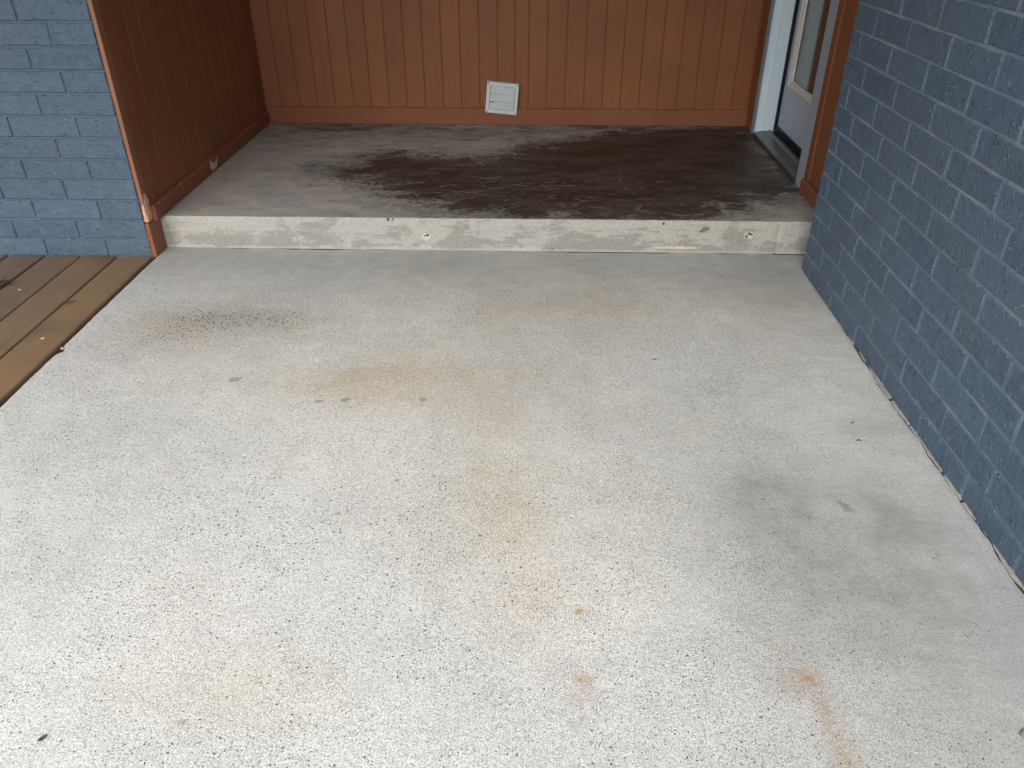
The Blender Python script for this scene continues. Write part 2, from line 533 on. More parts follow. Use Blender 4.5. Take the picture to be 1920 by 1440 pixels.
M_husk = plain("dark_husk", (0.075, 0.070, 0.062), 0.7, var=0.3, scale=200)
M_bit = plain("dead_leaf_bit", (0.16, 0.125, 0.08), 0.8, var=0.3, scale=200)
M_pebble = plain("pebble_stone", (0.30, 0.28, 0.25), 0.7, var=0.25, scale=80)
M_flake = plain("white_flake", (0.78, 0.74, 0.68), 0.7, var=0.1, scale=100)
g = Sh("window_glass", 0.03, 0.5)
g.b.inputs['Base Color'].default_value = (0.85, 0.92, 0.90, 1)
g.b.inputs['Transmission Weight'].default_value = 1.0
g.b.inputs['IOR'].default_value = 1.5
M_glass = g.m


# ------------------------------------------------------------------ ground and concrete
def gauss(X, Y, cx, cy, rx, ry, ang=0.0, p=1.0):
    c, s_ = math.cos(ang), math.sin(ang)
    u = ((X - cx) * c + (Y - cy) * s_) / rx
    v = (-(X - cx) * s_ + (Y - cy) * c) / ry
    return np.exp(-((u * u + v * v) ** p))


def grid_mesh(name, P, mats, attrs, skirt=None):
    """P: (n,m,3) array of points; attrs: name -> (n,m)"""
    n, m = P.shape[:2]
    verts = P.reshape(-1, 3)
    i = np.arange(n * m).reshape(n, m)
    f = np.stack([i[:-1, :-1], i[1:, :-1], i[1:, 1:], i[:-1, 1:]], -1).reshape(-1, 4)
    extra_v, extra_f = [], []
    if skirt is not None:
        ring = np.concatenate([i[:-1, 0], i[-1, :-1], i[1:, -1][::-1], i[0, 1:][::-1]])
        k = len(ring)
        base = n * m
        sv = verts[ring].copy()
        sv[:, 2] = skirt
        extra_v = sv
        a = np.arange(k)
        b = (a + 1) % k
        extra_f = np.stack([ring[b], ring[a], base + a, base + b], -1)
        verts = np.concatenate([verts, extra_v])
        f = np.concatenate([f, extra_f])
    me = bpy.data.meshes.new(name)
    me.from_pydata(verts.tolist(), [], f.tolist())
    for mt in mats: me.materials.append(mt)
    for an, av in attrs.items():
        arr = np.zeros(len(verts), np.float32)
        arr[:n * m] = np.asarray(av, np.float32).reshape(-1)
        if skirt is not None: arr[n * m:] = arr[ring]
        at = me.attributes.new(an, 'FLOAT', 'POINT')
        at.data.foreach_set('value', arr)
    me.update()
    return me


# lawn and soil under everything, out to the horizon
bm = bmesh.new()
for q in ((-200, -200), (200, -200), (200, 200), (-200, 200)): bm.verts.new((q[0], q[1], -0.32))
bm.faces.new(bm.verts)
props(mesh_obj("lawn", bm_mesh(bm, "lawn"), M_grass), kind='structure')

# pale ground added out of view to bounce light into the recess
bm = bmesh.new()
add_box(bm, -9, 9, -16, -4.92, -0.4, -0.10)
props(mesh_obj("bounce_ground", bm_mesh(bm, "bounce_ground"), M_bounce), kind='structure')

# lower slab
NX, NY = 214, 420
xs = np.linspace(0, 1, NX)
ys = np.linspace(-4.9, -0.0035, NY)
edgeL = -0.001 + 0.0020 * (fbm(ys * 9, ys * 0, 21) - 0.5) * 2 + 0.0035 * (fbm(ys * 40, ys * 0 + 5, 22) - 0.5)
edgeL = edgeL + 0.016 * np.exp(-((ys + 0.865) / 0.016) ** 2)
edgeR = W - 0.004 - 0.013 * np.clip(fbm(ys * 4.2, ys * 0, 31) - 0.40, 0, 1) * 2.2 - 0.010 * (fbm(ys * 24, ys * 0 + 2, 32) - 0.5)
near = np.clip((-0.62 - ys) / 0.25, 0, 1)                  # no crack close to the step
edgeR = near * np.minimum(edgeR, W - 0.0015) + (1 - near) * (W - 0.001)
edgeR = np.where(ys > YR - 0.02, WR, edgeR)
X = edgeL[None, :] + (edgeR - edgeL)[None, :] * xs[:, None]
Y = np.repeat(ys[None, :], NX, 0)
Y[:, -1] = -0.0035 - 0.030 * np.clip(fbm(X[:, -1] * 7, X[:, -1] * 0, 44) - .30, 0, 1) * np.clip(X[:, -1] / .5, 0.1, 1)
Z = 0.004 * (fbm(X * 1.3, Y * 1.3, 41) - 0.5) - 0.0025 * (xs[:, None] < 0.003) - 0.002 * (xs[:, None] > 0.997)
smooth = np.clip((Y + 0.52) / 0.35 + 0.5 * (fbm(X * 3, Y * 3, 51) - 0.5), 0, 1)
smooth = np.maximum(smooth, 0.8 * np.clip((X - 2.05) / 0.35 + 0.8 * (fbm(X * 4, Y * 4, 52) - 0.5), 0, 1))
spots = np.zeros_like(X)
for (cx, cy, rx, ry, a, k) in (
        (0.624, -1.025, .022, .017, .3, .95), (0.903, -1.139, .013, .011, .4, 1.0), (0.979, -1.126, .016, .013, .5, 1.05),
        (1.033, -1.147, .025, .014, .3, .5), (1.203, -1.117, .015, .012, 0, .95), (1.905, -.870, .007, .007, 0, 1),
        (2.420, -.231, .011, .009, 0, .9), (2.273, -1.556, .014, .035, .5, .75), (2.350, -1.545, .008, .008, 0, .6),
        (1.579, -1.545, .013, .010, 0, .75), (1.185, -1.487, .012, .010, 0, .8), (2.498, -1.26, .007, .007, 0, .9),
        (0.905, -2.17, .028, .012, .2, .52), (0.94, -2.12, .012, .010, 0, .5), (0.90, -2.14, .010, .018, 0, .5),
        (1.42, -.50, .006, .006, 0, .9), (1.08, -.47, .006, .005, 0, .9), (1.31, -.52, .008, .006, 0, .75),
        (1.55, -.30, .012, .008, 0, .7), (1.905, -.31, .010, .006, 0, .7), (2.05, -1.40, .006, .006, 0, .8),
        (2.18, -1.60, .010, .014, .3, .6), (2.42, -1.72, .016, .02, .2, .55), (1.245, -1.93, .009, .009, 0, .5),
        (1.49, -1.86, .010, .008, 0, .6), (1.79, -1.70, .006, .006, 0, .8), (1.0, -1.6, .006, .006, 0, .8)):
    spots = np.maximum(spots, k * gauss(X, Y, cx, cy, rx, ry, a, 1.5))
rust = np.zeros_like(X)
for (cx, cy, rx, ry, a, k) in (
        (2.045, -2.045, .024, .022, 0, .95), (2.020, -2.065, .050, .030, 0, .38), (2.052, -2.125, .016, .05, .0, .55), (2.064, -2.22, .026, .08, .1, .58),
        (2.005, -1.99, .025, .03, 0, .28), (1.626, -1.895, .010, .008, .3, 1.4), (1.622, -2.060, .015, .010, -.6, 1.2),
        (1.632, -2.085, .012, .025, 0, .35), (1.604, -2.105, .016, .016, 0, .28), (1.88, -2.26, .12, .06, 0, .16),
        (2.40, -.43, .14, .06, .2, .22), (2.29, -.22, .05, .02, 0, .2), (1.51, -1.90, .05, .05, 0, .10), (0.60, -1.47, .03, .02, 0, .18)):
    rust = np.maximum(rust, k * gauss(X, Y, cx, cy, rx, ry, a))
nz = fbm(X * 2.2, Y * 2.2, 61)
dirt_shade = 1.1 * gauss(X, Y, 2.17, -1.72, .27, .36, .5) * (0.40 + 0.6 * nz) + 0.34 * np.clip((X - 1.85) / .5, 0, 1) * np.clip((-1.35 - Y) / .4, 0, 1) * (.4 + nz) + 0.7 * gauss(X, Y, 2.39, -1.60, .06, .10, .6) + 0.5 * gauss(X, Y, 2.31, -1.80, .04, .05) + 0.45 * gauss(X, Y, 2.33, -1.68, .03, .04) + 0.42 * gauss(X, Y, 2.10, -1.50, .12, .14)
dirt_shade += 0.35 * gauss(X, Y, 2.45, -1.22, .09, .05) + 0.2 * gauss(X, Y, 1.8, -1.25, .6, .25, -.2) * nz * 1.6
dirt_shade += 0.80 * np.clip((Y + .55) / .5, 0, 1) * (0.35 + 0.9 * fbm(X * 2.5, Y * 5, 63)) + 0.18 * np.clip((X - 2.2) / .3, 0, 1) * nz  # darker towards the step: part of the light falloff, put into the colour
dirt_shade += 0.22 * gauss(X, Y, .35, -1.3, .25, .5) * nz + 0.50 * gauss(X, Y, .50, -.63, .28, .085, -.05) + 0.3 * gauss(X, Y, .28, -.78, .25, .16)
warm = 0.62 * gauss(X, Y, 1.43, -1.42, .16, .26, .1) + 0.55 * gauss(X, Y, 1.30, -.92, .35, .22) + 0.8 * gauss(X, Y, .45, -.68, .32, .14) + 0.6 * gauss(X, Y, 1.62, -.52, .40, .16) + 0.6 * gauss(X, Y, .95, -1.0, .28, .14) + .3 * gauss(X, Y, 1.55, -1.8, .2, .25) + 0.35 * gauss(X, Y, 2.40, -.50, .18, .12) + 0.35 * gauss(X, Y, 1.0, -2.1, .2, .1)
pink = 0.55 * gauss(X, Y, .30, -.85, .26, .22) + 0.5 * gauss(X, Y, 1.25, -1.05, .3, .14) + 0.4 * gauss(X, Y, .75, -1.95, .25, .14) + 0.45 * gauss(X, Y, 1.55, -1.85, .12, .12) + .35 * gauss(X, Y, .8, -.5, .3, .12)
lilac = 0.38 * np.clip((X - 2.30) / .2, 0, 1) * gauss(X, Y, 2.48, -1.9, .16, .38, 0, 1.5)
pit = 1.0 * gauss(X, Y, .52, -.63, .26, .085, -.05) + 0.55 * gauss(X, Y, .30, -.72, .22, .12, .2) + 0.28 * gauss(X, Y, .2, -1.0, .25, .4) + 0.25 * gauss(X, Y, .95, -1.65, .5, .25)
slab_me = grid_mesh("porch_slab", np.stack([X, Y, Z], -1), [M_slab],
                    dict(smooth=smooth, spot=spots, rust=np.clip(rust, 0, 1.3), dirt_shade=np.clip(dirt_shade, 0, .9), warm=np.clip(warm, 0, 1),
                         pink=np.clip(pink, 0, 1), lilac=lilac, pit=np.clip(pit, 0, 1)), skirt=-0.30)
slab = props(mesh_obj("porch_slab", slab_me), kind='structure')

# landing (one step up)
NX, NY = 180, 150
lx = np.linspace(-0.004, WR + 0.002, NX)
ly = np.linspace(0.006, D + 0.01, NY)
X, Y = np.meshgrid(lx, ly, indexing='ij')
Z = H + 0.003 * (fbm(X * 1.5, Y * 1.5, 71) - 0.5) + 0 * X
poly = np.array([(0.66, .78), (.80, .93), (1.10, .84), (1.28, .86), (1.42, 1.02), (1.60, 1.10), (1.74, 1.22), (1.95, 1.38), (2.2, 1.47), (2.72, 1.52), (2.72, .40), (2.66, .30),
                 (2.45, .30), (2.33, .16), (2.22, .0), (1.34, .0), (1.16, .13), (1.02, .22), (.90, .27), (.74, .50), (.62, .56), (.55, .64)])
def inside(X, Y, poly):
    r = np.zeros(X.shape, bool)
    j = len(poly) - 1
    for i in range(len(poly)):
        xi, yi = poly[i]
        xj, yj = poly[j]
        c = ((yi > Y) != (yj > Y)) & (X < (xj - xi) * (Y - yi) / (yj - yi + 1e-12) + xi)
        r ^= c
        j = i
    return r
def dist_poly(X, Y, poly):
    d = np.full(X.shape, 9.0)
    for i in range(len(poly)):
        a, b = poly[i - 1], poly[i]
        ab = b - a
        t = np.clip(((X - a[0]) * ab[0] + (Y - a[1]) * ab[1]) / (ab @ ab + 1e-12), 0, 1)
        d = np.minimum(d, np.hypot(X - a[0] - t * ab[0], Y - a[1] - t * ab[1]))
    return d
sdv = np.where(inside(X, Y, poly), 1, -1) * dist_poly(X, Y, poly)
br = np.clip(0.48 + sdv / 0.66, 0, 1.0)
br = np.maximum(br, 0.52 * gauss(X, Y, .42, 1.36, .40, .10))            # brown traces along the back
br = np.maximum(br, 0.46 * gauss(X, Y, 1.15, 1.18, .20, .05))
br = np.maximum(br, 0.40 * gauss(X, Y, 2.60, .30, .16, .16))
br = np.minimum(br, 1 - 0.45 * gauss(X, Y, 1.38, .93, .16, .07))
br = np.maximum(br, 0.38 * np.clip((Y - 0.85) / .5, 0, 1))
br = np.maximum(br, 0.12 + 0 * X)
br += 0.30 * (fbm(X * 3.2, Y * 5.5, 77) - .5)
scuff = np.clip(gauss(X, Y, 1.35, .40, .55, .38) + .5 * gauss(X, Y, 2.0, .45, .5, .35), 0, 1)
rim = np.clip(1 - (Y - .006) / .018, 0, 1) * 0.85
rim = np.maximum(rim, 0.55 * gauss(X, Y, 1.32, .03, .20, .03))
land_me = grid_mesh("landing", np.stack([X, Y, Z], -1), [M_land], dict(brown=br, scuff=scuff, rim=rim))
# riser and the worn nose
zz = np.concatenate([np.linspace(-0.01, H - 0.008, 26), H - 0.006 * (1 - np.sin(np.linspace(0.3, 1.57, 5)))])
rxs = np.linspace(-0.004, WR + 0.002, 420)
RX, RZ = np.meshgrid(rxs, zz, indexing='ij')
prof = np.concatenate([np.zeros(26), 0.006 * (1 - np.cos(np.linspace(0.3, 1.57, 5)))])
RY = np.repeat(prof[None, :], len(rxs), 0) + 0.0025 * (fbm(RX * 14, RZ * 30, 81) - .5)
nose = np.clip((RZ - (H - 0.016)) / 0.016, 0, 1)
RY = RY + nose * 0.006 * np.clip(fbm(RX * 30, RX * 0, 82) - .52, 0, 1) * 4
RZ = RZ - nose * 0.004 * np.clip(fbm(RX * 30, RX * 0, 82) - .52, 0, 1) * 4
RZ[:, -1] = H + 0.003 * (fbm(RX[:, -1] * 1.5, RY[:, -1] * 0 + 0.009, 71) - .5)
RY[:, -1] = 0.0065
RY = RY + 0.004 * np.clip(1 - np.abs(RX - 2.50) / .012, 0, 1) * (1 - nose)
hole = np.zeros_like(RX)
chip = np.zeros_like(RX)
brn = np.zeros_like(RX)
for (cx, cz, r_) in ((2.382, .083, .008), (2.374, .074, .006), (2.394, .080, .006), (2.376, .066, .005), (1.086, .063, .007), (1.074, .060, .006), (.93, .126, .008), (.95, .127, .006), (2.036, .122, .007), (1.60, .010, .005)):
    hole = np.maximum(hole, gauss(RX, RZ, cx, cz, r_, r_, 0, 1.5))
for (cx, cz, rx_, rz_) in ((2.384, .076, .022, .020), (1.080, .055, .022, .018), (2.10, .02, .12, .008)):
    chip = np.maximum(chip, .9 * gauss(RX, RZ, cx, cz, rx_, rz_, 0, 1.5))
for (cx, cz, rx_, rz_) in ((2.208, .102, .018, .013), (2.192, .092, .012, .008)):
    brn = np.maximum(brn, .95 * gauss(RX, RZ, cx, cz, rx_, rz_, 0, 1.5))
riser_me = grid_mesh("riser", np.stack([RX, RY, RZ], -1)[:, ::-1], [M_riser], dict(hole=hole[:, ::-1], chip=chip[:, ::-1], brown=brn[:, ::-1]))
for me in (land_me, riser_me):
    for p_ in me.polygons: p_.use_smooth = True
landing = props(mesh_obj("landing", land_me), kind='structure')
riser = mesh_obj("riser", riser_me, parent=landing)
# solid body below the landing so no light leaks in
body = box("footing", -0.003, WR + 0.3, 0.02, D + 0.3, -0.30, H - 0.02, M_fill, landing)

# mortar smeared between the slab and the right wall, parted from the slab by a fine crack
n = 900
yy = np.linspace(-4.9, -0.60, n)
er = np.interp(yy, ys, edgeR)
gap = 0.0016 + 0.0075 * np.clip(fbm(yy * 16, yy * 0 + 7, 91) - 0.42, 0, 1) * 2
lost = (fbm(yy * 17, yy * 0 + 3, 92) < 0.30)                # crumbs missing: the joint lies open
P = np.zeros((4, n, 3))
lo = np.minimum(er + gap, W - .0005)
P[0, :, 0] = P[1, :, 0] = lo
P[2, :, 0] = (lo + W) / 2
P[3, :, 0] = W + 0.004
P[:, :, 1] = yy
topz = np.where(lost, -0.022, -0.0005) + 0.003 * (fbm(yy * 50, yy * 0, 93) - .5)
P[0, :, 2] = -0.03
P[1, :, 2] = topz - .0012
P[2, :, 2] = topz + 0.0015 * (fbm(yy * 40, yy * 0 + 4, 94) - .3)
P[3, :, 2] = topz + .002
fill_me = grid_mesh("mortar_smear", P, [M_fill], {})
props(mesh_obj("mortar_smear", fill_me, parent=slab))
box("joint_soil", W - 0.07, W + 0.002, -4.9, -0.60, -0.06, -0.0045, M_soil, slab)
box("joint_soil", 0.03, WR, -0.030, 0.004, -0.06, -0.0028, M_soil, slab)


# ------------------------------------------------------------------ brick walls
def brick_mesh(L, h, depth, seed, name="brick"):
    """front face at -y, edges eased and uneven; about 50 triangles"""
    r = random.Random(seed)
    bm = bmesh.new()
    nx = 5
    bev = 0.0032
    def ring(inset, y):
        pts = []
        for i in range(nx): pts.append((-L / 2 + inset + (L - 2 * inset) * i / (nx - 1), -h / 2 + inset))
        for i in range(nx): pts.append((L / 2 - inset - (L - 2 * inset) * i / (nx - 1), h / 2 - inset))
        return [(p[0], y, p[1]) for p in pts]
    wob = [(r.uniform(-1, 1) * .0011, r.uniform(-1, 1) * .0013) for _ in range(2 * nx)]
    def verts(rg, k, dy):
        return [bm.verts.new((p[0] + wob[i][0] * k, p[1] + r.uniform(-1, 1) * dy, p[2] + wob[i][1] * k)) for i, p in enumerate(rg)]
    a = verts(ring(bev, -depth), 1, .0009)
    b = verts(ring(0, -depth + bev), 1, .0004)
    c = verts(ring(0, 0), 1, 0)
    m = 2 * nx
    for i in range(nx - 1):
        bm.faces.new((a[i], a[i + 1], a[m - 2 - i], a[m - 1 - i]))
    for s_, t_ in ((a, b), (b, c)):
        for i in range(m):
            j = (i + 1) % m
            bm.faces.new((s_[i], t_[i], t_[j], s_[j]))
    return bm_mesh(bm, name)


_cache = {}
def get_brick(L, h, mat, variant):
    key = (round(L, 3), round(h, 3), mat.name, variant)
    if key not in _cache:
        me = brick_mesh(L, h, 0.0125, hash(key[:2]) % 1000 + variant * 77)
        me.materials.append(mat)
        _cache[key] = me
    return _cache[key]


def wall_bricks(root, length_range, z_first_bed, phases, in_view, mat, mort, thick, core_z0, recess):
    """local frame: x along the wall, -y out of the wall. phases: joint x for each course, cycled"""
    lo, hi = length_range
    rest = bmesh.new()
    r = random.Random(len(phases))
    row = 0
    while True:
        z0 = z_first_bed + (row - 1) * CH
        z1 = z0 + CH
        if z0 > TOP: break
        zb0, zb1 = max(z0 + J / 2, -0.03), min(z1 - J / 2, TOP)
        ph = phases[row % len(phases)] if row < len(phases) else phases[row % 2]
        xsj = [ph + k * BL + r.uniform(-.004, .004) for k in range(-40, 41)]
        cuts = [lo] + [x for x in xsj if lo + .03 < x < hi - .03] + [hi]
        for i in range(len(cuts) - 1):
            a = cuts[i] + (J / 2 if i else 0)
            b = cuts[i + 1] - (J / 2 if i < len(cuts) - 2 else 0)
            L = round(b - a, 3)
            h = round(zb1 - zb0, 3)
            if h < .01: continue
            cx, cz = (a + b) / 2, (zb0 + zb1) / 2
            if in_view(a, b, zb0, zb1):
                me = get_brick(L, h, mat, r.randrange(4))
                mesh_obj("brick", me, None, root, (cx, r.uniform(-.0006, .0006), cz + r.uniform(-.0007, .0007)), (0, 0, 0))
            else:
                me = get_brick(L, h, mat, 0)
                t = me.copy()
                t.transform(Matrix.Translation((cx, 0, cz)))
                rest.from_mesh(t)
                bpy.data.meshes.remove(t)
        row += 1
    if rest.verts:
        o = mesh_obj("brickwork", bm_mesh(rest, "brickwork"), mat, root)
        props(o, kind='stuff')
    # mortar bed: slightly wavy sheet + solid core
    nx, nz = int((hi - lo) / .03), int((TOP + .03) / .016)
    U = np.linspace(lo + .001, hi - .001, nx)
    V = np.linspace(core_z0, TOP, nz)
    U, V = np.meshgrid(U, V, indexing='ij')
    Yv = -recess + 0.0030 * (fbm(U * 9, V * 14, 101) - .5) + 0.0025 * (fbm(U * 40, V * 40, 105) - .5)
    me = grid_mesh("mortar", np.stack([U, Yv, V], -1), [mort], {}, skirt=None)
    for p_ in me.polygons: p_.use_smooth = True
    mesh_obj("mortar", me, None, root)
    box("wall_core", lo + .001, hi - .001, 0.003, thick, core_z0, TOP + .2, mort, root)


# left wall: local x = world x, face at YB
wl = thing("brick_wall", "blue-grey painted brick wall rising behind the ends of the brown deck boards", "wall", (0, YB + 0.0125, 0))
phL = [-.197, -.294, -.187, -.297, -.177, -.277, -.175, -.291, -.183, -.277, -.180, -.278]
wall_bricks(wl, (-2.6, -0.0225), 0.0677, phL, lambda a, b, z0, z1: b > -0.95 and z0 < 1.15, M_brickL, M_mortL, 0.2, -0.30, 0.0068)

# right wall: local x runs towards the camera (world -y), face at W
wr = thing("brick_wall", "darker blue-grey painted brick wall along the right edge of the concrete floor", "wall", (W + 0.0125, 0, 0), R(-90))
phR = [.235, .325, .230, .330, .240, .320, .232, .330, .235, .340, .242, .335, .240, .335]
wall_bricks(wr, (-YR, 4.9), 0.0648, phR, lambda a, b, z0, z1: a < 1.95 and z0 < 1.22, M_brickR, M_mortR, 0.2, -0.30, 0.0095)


# ------------------------------------------------------------------ siding walls of the recess
def board_wall(root, cuts, axis, face, z0, z1, out):
    """vertical boards between grooves. axis 'x': boards along x at y=face; axis 'y': along y at x=face; out = +-1 direction of the face"""
    GW = 0.0052
    cache = {}
    for i in range(len(cuts) - 1):
        a, b = cuts[i] + GW / 2, cuts[i + 1] - GW / 2
        L = round(b - a, 3)
        if L not in cache:
            bm = bmesh.new()
            if axis == 'x':
                add_box(bm, -L / 2, L / 2, -0.006, 0.0005, z0, z1, 0.0012)
            else:
                add_box(bm, -0.0005, 0.006, -L / 2, L / 2, z0, z1, 0.0012)
            me = bm_mesh(bm, "board")
            me.materials.append(M_siding)
            cache[L] = me
        c = (a + b) / 2
        j = random.uniform(-.0005, .0005)
        mesh_obj("board", cache[L], None, root, (c, face + .006 + j, 0) if axis == 'x' else (face - .006 + j, c, 0))


# back wall
wb = thing("siding_wall", "terracotta grooved board wall at the back of the recess behind the small grey vent", "wall", (0, 0, 0))
xb = [0.0, .093] + [.195 + .1014 * k for k in range(12)] + [1.404, 1.477, 1.577, 1.681, 1.784, 1.886, 1.987, 2.089, 2.193, 2.295, 2.396, 2.500, 2.602, WR]
xb = sorted(set(round(v, 4) for v in xb))
xb = [v for i, v in enumerate(xb) if i == 0 or v - xb[i - 1] > .03]
board_wall(wb, xb, 'x', D, H + .004, TOP, -1)
box("sheathing", -0.05, WR + 0.05, D + .0045, D + .15, -0.3, TOP + .2, M_back, wb)
prism("baseboard", [(D - .0005, H + .003), (D - .018, H + .003), (D - .019, H + .080), (D - .013, H + .089), (D - .0005, H + .0895)], 'x', 0.0185, WR - 0.0005, M_trim, wb)

# left side wall of the recess
wl2 = thing("siding_wall", "dark terracotta board wall with a peeling corner, beside the left brick wall", "wall", (0, 0, 0))
yl = [-0.062, .005] + [.005 + .1046 * k for k in range(1, 14)] + [D - .001]
board_wall(wl2, yl, 'y', 0.0, H + .004, TOP, 1)
box("sheathing", -0.14, -0.0045, YB + .216, D + .008, -0.3, TOP + .2, M_back, wl2)
prism("baseboard", [(.0005, H + .003), (.017, H + .003), (.018, H + .056), (.012, H + .064), (.0005, H + .065)], 'y', -0.058, D - 0.0195, M_trim, wl2)
# corner board: narrow face to the open side, wide face into the recess
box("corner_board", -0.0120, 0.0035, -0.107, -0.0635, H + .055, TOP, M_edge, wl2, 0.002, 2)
box("corner_filler", -0.0175, -0.0045, -0.0635, YB + .216, -.05, TOP, M_trim, wl2)
box("corner_foot", -0.0160, 0.0005, -0.104, -0.001, -0.004, H + .004, M_trim, wl2, 0.002, 2)


def blob_plate(name, center, normal_axis, pts, th, mat, parent, jag=0.0, seed=1):
    """thin irregular plate with an uneven outline and thickness th"""
    r = random.Random(seed)
    bm = bmesh.new()
    dense = []
    for i in range(len(pts)):
        a, b = pts[i], pts[(i + 1) % len(pts)]
        for k in range(3):
            t = k / 3
            dense.append((a[0] + (b[0] - a[0]) * t + r.uniform(-jag, jag), a[1] + (b[1] - a[1]) * t + r.uniform(-jag, jag)))
    def P(u, v, n_):
        return {'x': (n_, u, v), 'y': (u, n_, v), 'z': (u, v, n_)}[normal_axis]
    A = [bm.verts.new(P(u, v, 0)) for u, v in dense]
    B = [bm.verts.new(P(u * .93, v * .93, th + r.uniform(-.2, .2) * th)) for u, v in dense]
    cu = sum(u for u, v in dense) / len(dense)
    cv = sum(v for u, v in dense) / len(dense)
    c = bm.verts.new(P(cu, cv, th * 1.1))
    n_ = len(dense)
    for i in range(n_):
        j = (i + 1) % n_
        bm.faces.new((A[i], A[j], B[j], B[i]))
        bm.faces.new((B[i], B[j], c))
    me = bm_mesh(bm, name)
    return mesh_obj(name, me, mat, parent, center)


# bare patches where paint has come off: end of the baseboard / corner, and half way along the baseboard
p1 = blob_plate("bare_patch", (.0037, -.083, .185), 'x', [(-.022, -.036), (-.004, -.040), (.014, -.030), (.018, -.004), (.010, .020), (.014, .044), (.002, .070), (-.008, .074), (-.020, .040)], .0022, M_peel, wl2, .004, 3)
p1['label'] = "bare salmon coloured patch where paint has split off the corner board"
p3 = blob_plate("bare_patch", (-.004, -.1068, .172), 'y', [(-.009, -.026), (.006, -.030), (.008, -.004), (.008, .022), (.002, .044), (-.004, .040), (-.007, .012)], -.0016, M_peel, wl2, .0015, 5)
box("split", -0.0175, -0.0125, -0.1065, -0.100, .160, .172, M_rubber, wl2)
p2 = blob_plate("bare_patch", (.0178, .60, H + .036), 'x', [(-.048, -.008), (-.026, -.024), (.012, -.024), (.040, -.012), (.052, .018), (.030, .010), (.008, .000), (-.016, .008), (-.040, .026)], .0016, M_beige, wl2, .003, 8)
p2['label'] = "beige patch of bare wood on the baseboard"
for i, (yv, zv, rr) in enumerate(((-.02, .196, .006), (.03, .197, .004), (.21, .1975, .006), (.34, .197, .004), (.02, .35, .004))):
    blob_plate("bare_patch", (.0182 if zv < .2 else .0002, yv, zv), 'x', [(-rr, -rr * .4), (rr, -rr * .5), (rr * .8, rr * .4), (-rr * .6, rr * .5)], .0012, M_peel, wl2, .001, 20 + i)

# right side wall of the recess: only trim boards and the door frame
wr2 = thing("trim_wall", "terracotta trim boards between the door frame and the right brick wall", "wall", (0, 0, 0))
box("sheathing", WR + .022, WR + .16, -0.149, 0.374, -0.3, TOP + .2, M_back, wr2)
box("sheathing", WR + .022, WR + .16, 1.366, D + .0075, -0.3, TOP + .2, M_back, wr2)
box("header", WR + .002, WR + .16, 0.376, 1.364, 2.215, TOP + .2, M_back, wr2)
box("trim_board", WR - .001, WR + .021, 1.3615, D - .0195, H + .003, TOP, M_siding, wr2, .0015)
box("trim_board", WR - .009, WR + .021, 0.318, 0.3725, H + .066, TOP, M_trim, wr2, .004, 2)
box("trim_board", WR - .001, WR + .021, -0.148, 0.3165, H + .066, TOP, M_siding, wr2, .0015)
prism("baseboard", [(WR + .021, H + .003), (WR - .017, H + .003), (WR - .018, H + .054), (WR - .012, H + .064), (WR + .021, H + .0645)], 'y', -0.148, 0.3715, M_trim, wr2)
box("caulk_line", WR - .0055, WR + .004, 0.3735, 0.3805, H + .003, 2.2, M_caulk, wr2, .001)


# ------------------------------------------------------------------ door
door = thing("entry_door", "grey entry door with glass and blinds in a pale frame, right side of the recess", "door", (WR, .89, H))
dx, dy, dz = -WR, -.89, -H
def dbox(name, x0, x1, y0, y1, z0, z1, mat, parent=door, bev=0.0, seg=1):
    return box(name, x0 + dx, x1 + dx, y0 + dy, y1 + dy, z0 + dz, z1 + dz, mat, parent, bev, seg)
ZD = 2.13
dbox("jamb", WR + .001, WR + .150, 1.295, 1.330, H + .004, ZD, M_jamb, bev=.002)
dbox("door_stop", WR + .036, WR + .096, 1.2835, 1.2945, H + .030, ZD - .02, M_jamb, bev=.002)
dbox("jamb", WR + .001, WR + .150, .455, .485, H + .004, ZD, M_jamb, bev=.002)
dbox("casing", WR - .004, WR + .0005, 1.298, 1.3605, H + .004, 2.2, M_casing, bev=.0015)
dbox("casing", WR - .003, WR + .0005, .3825, .484, H + .003, 2.2, M_casing, bev=.0012)
dbox("casing", WR - .0035, WR + .0005, .4845, 1.2975, 2.10, 2.2, M_casing, bev=.0012)
dbox("weatherstrip", WR + .0965, WR + .112, 1.274, 1.2945, H + .036, ZD - .02, M_rubber, bev=.003)
dbox("weatherstrip", WR + .0965, WR + .112, .4855, .500, H + .036, ZD - .02, M_rubber, bev=.003)
# threshold: metal sill with a lip, ramp and a raised ridge
tp = [(-.008, .001), (-.008, .017), (-.004, .021), (.020, .026), (.060, .030), (.072, .036), (.084, .036), (.090, .030), (.150, .030), (.150, .001)]
pr = prism("threshold", [(WR + a + dx, H + b + dz) for a, b in tp], 'y', .4855 + dy, 1.2945 + dy, M_thresh, door)
dbox("sweep", WR + .101, WR + .120, .497, 1.278, H + .0365, H + .062, M_rubber)
# door leaf as four solid pieces around the glass, joined
FX = WR + .112            # door face
gy0, gy1, gz0, gz1 = .585, 1.185, .415, 1.93
bm = bmesh.new()
for a in ((FX, FX + .044, gy1, 1.2785, H + .05, ZD - .03), (FX, FX + .044, .4965, gy0, H + .05, ZD - .03), (FX, FX + .044, gy0, gy1, H + .05, gz0), (FX, FX + .044, gy0, gy1, gz1, ZD - .03)):
    add_box(bm, a[0] + dx, a[1] + dx, a[2] + dy, a[3] + dy, a[4] + dz, a[5] + dz)
leaf = mesh_obj("door_leaf", bm_mesh(bm, "door_leaf"), M_door, door)
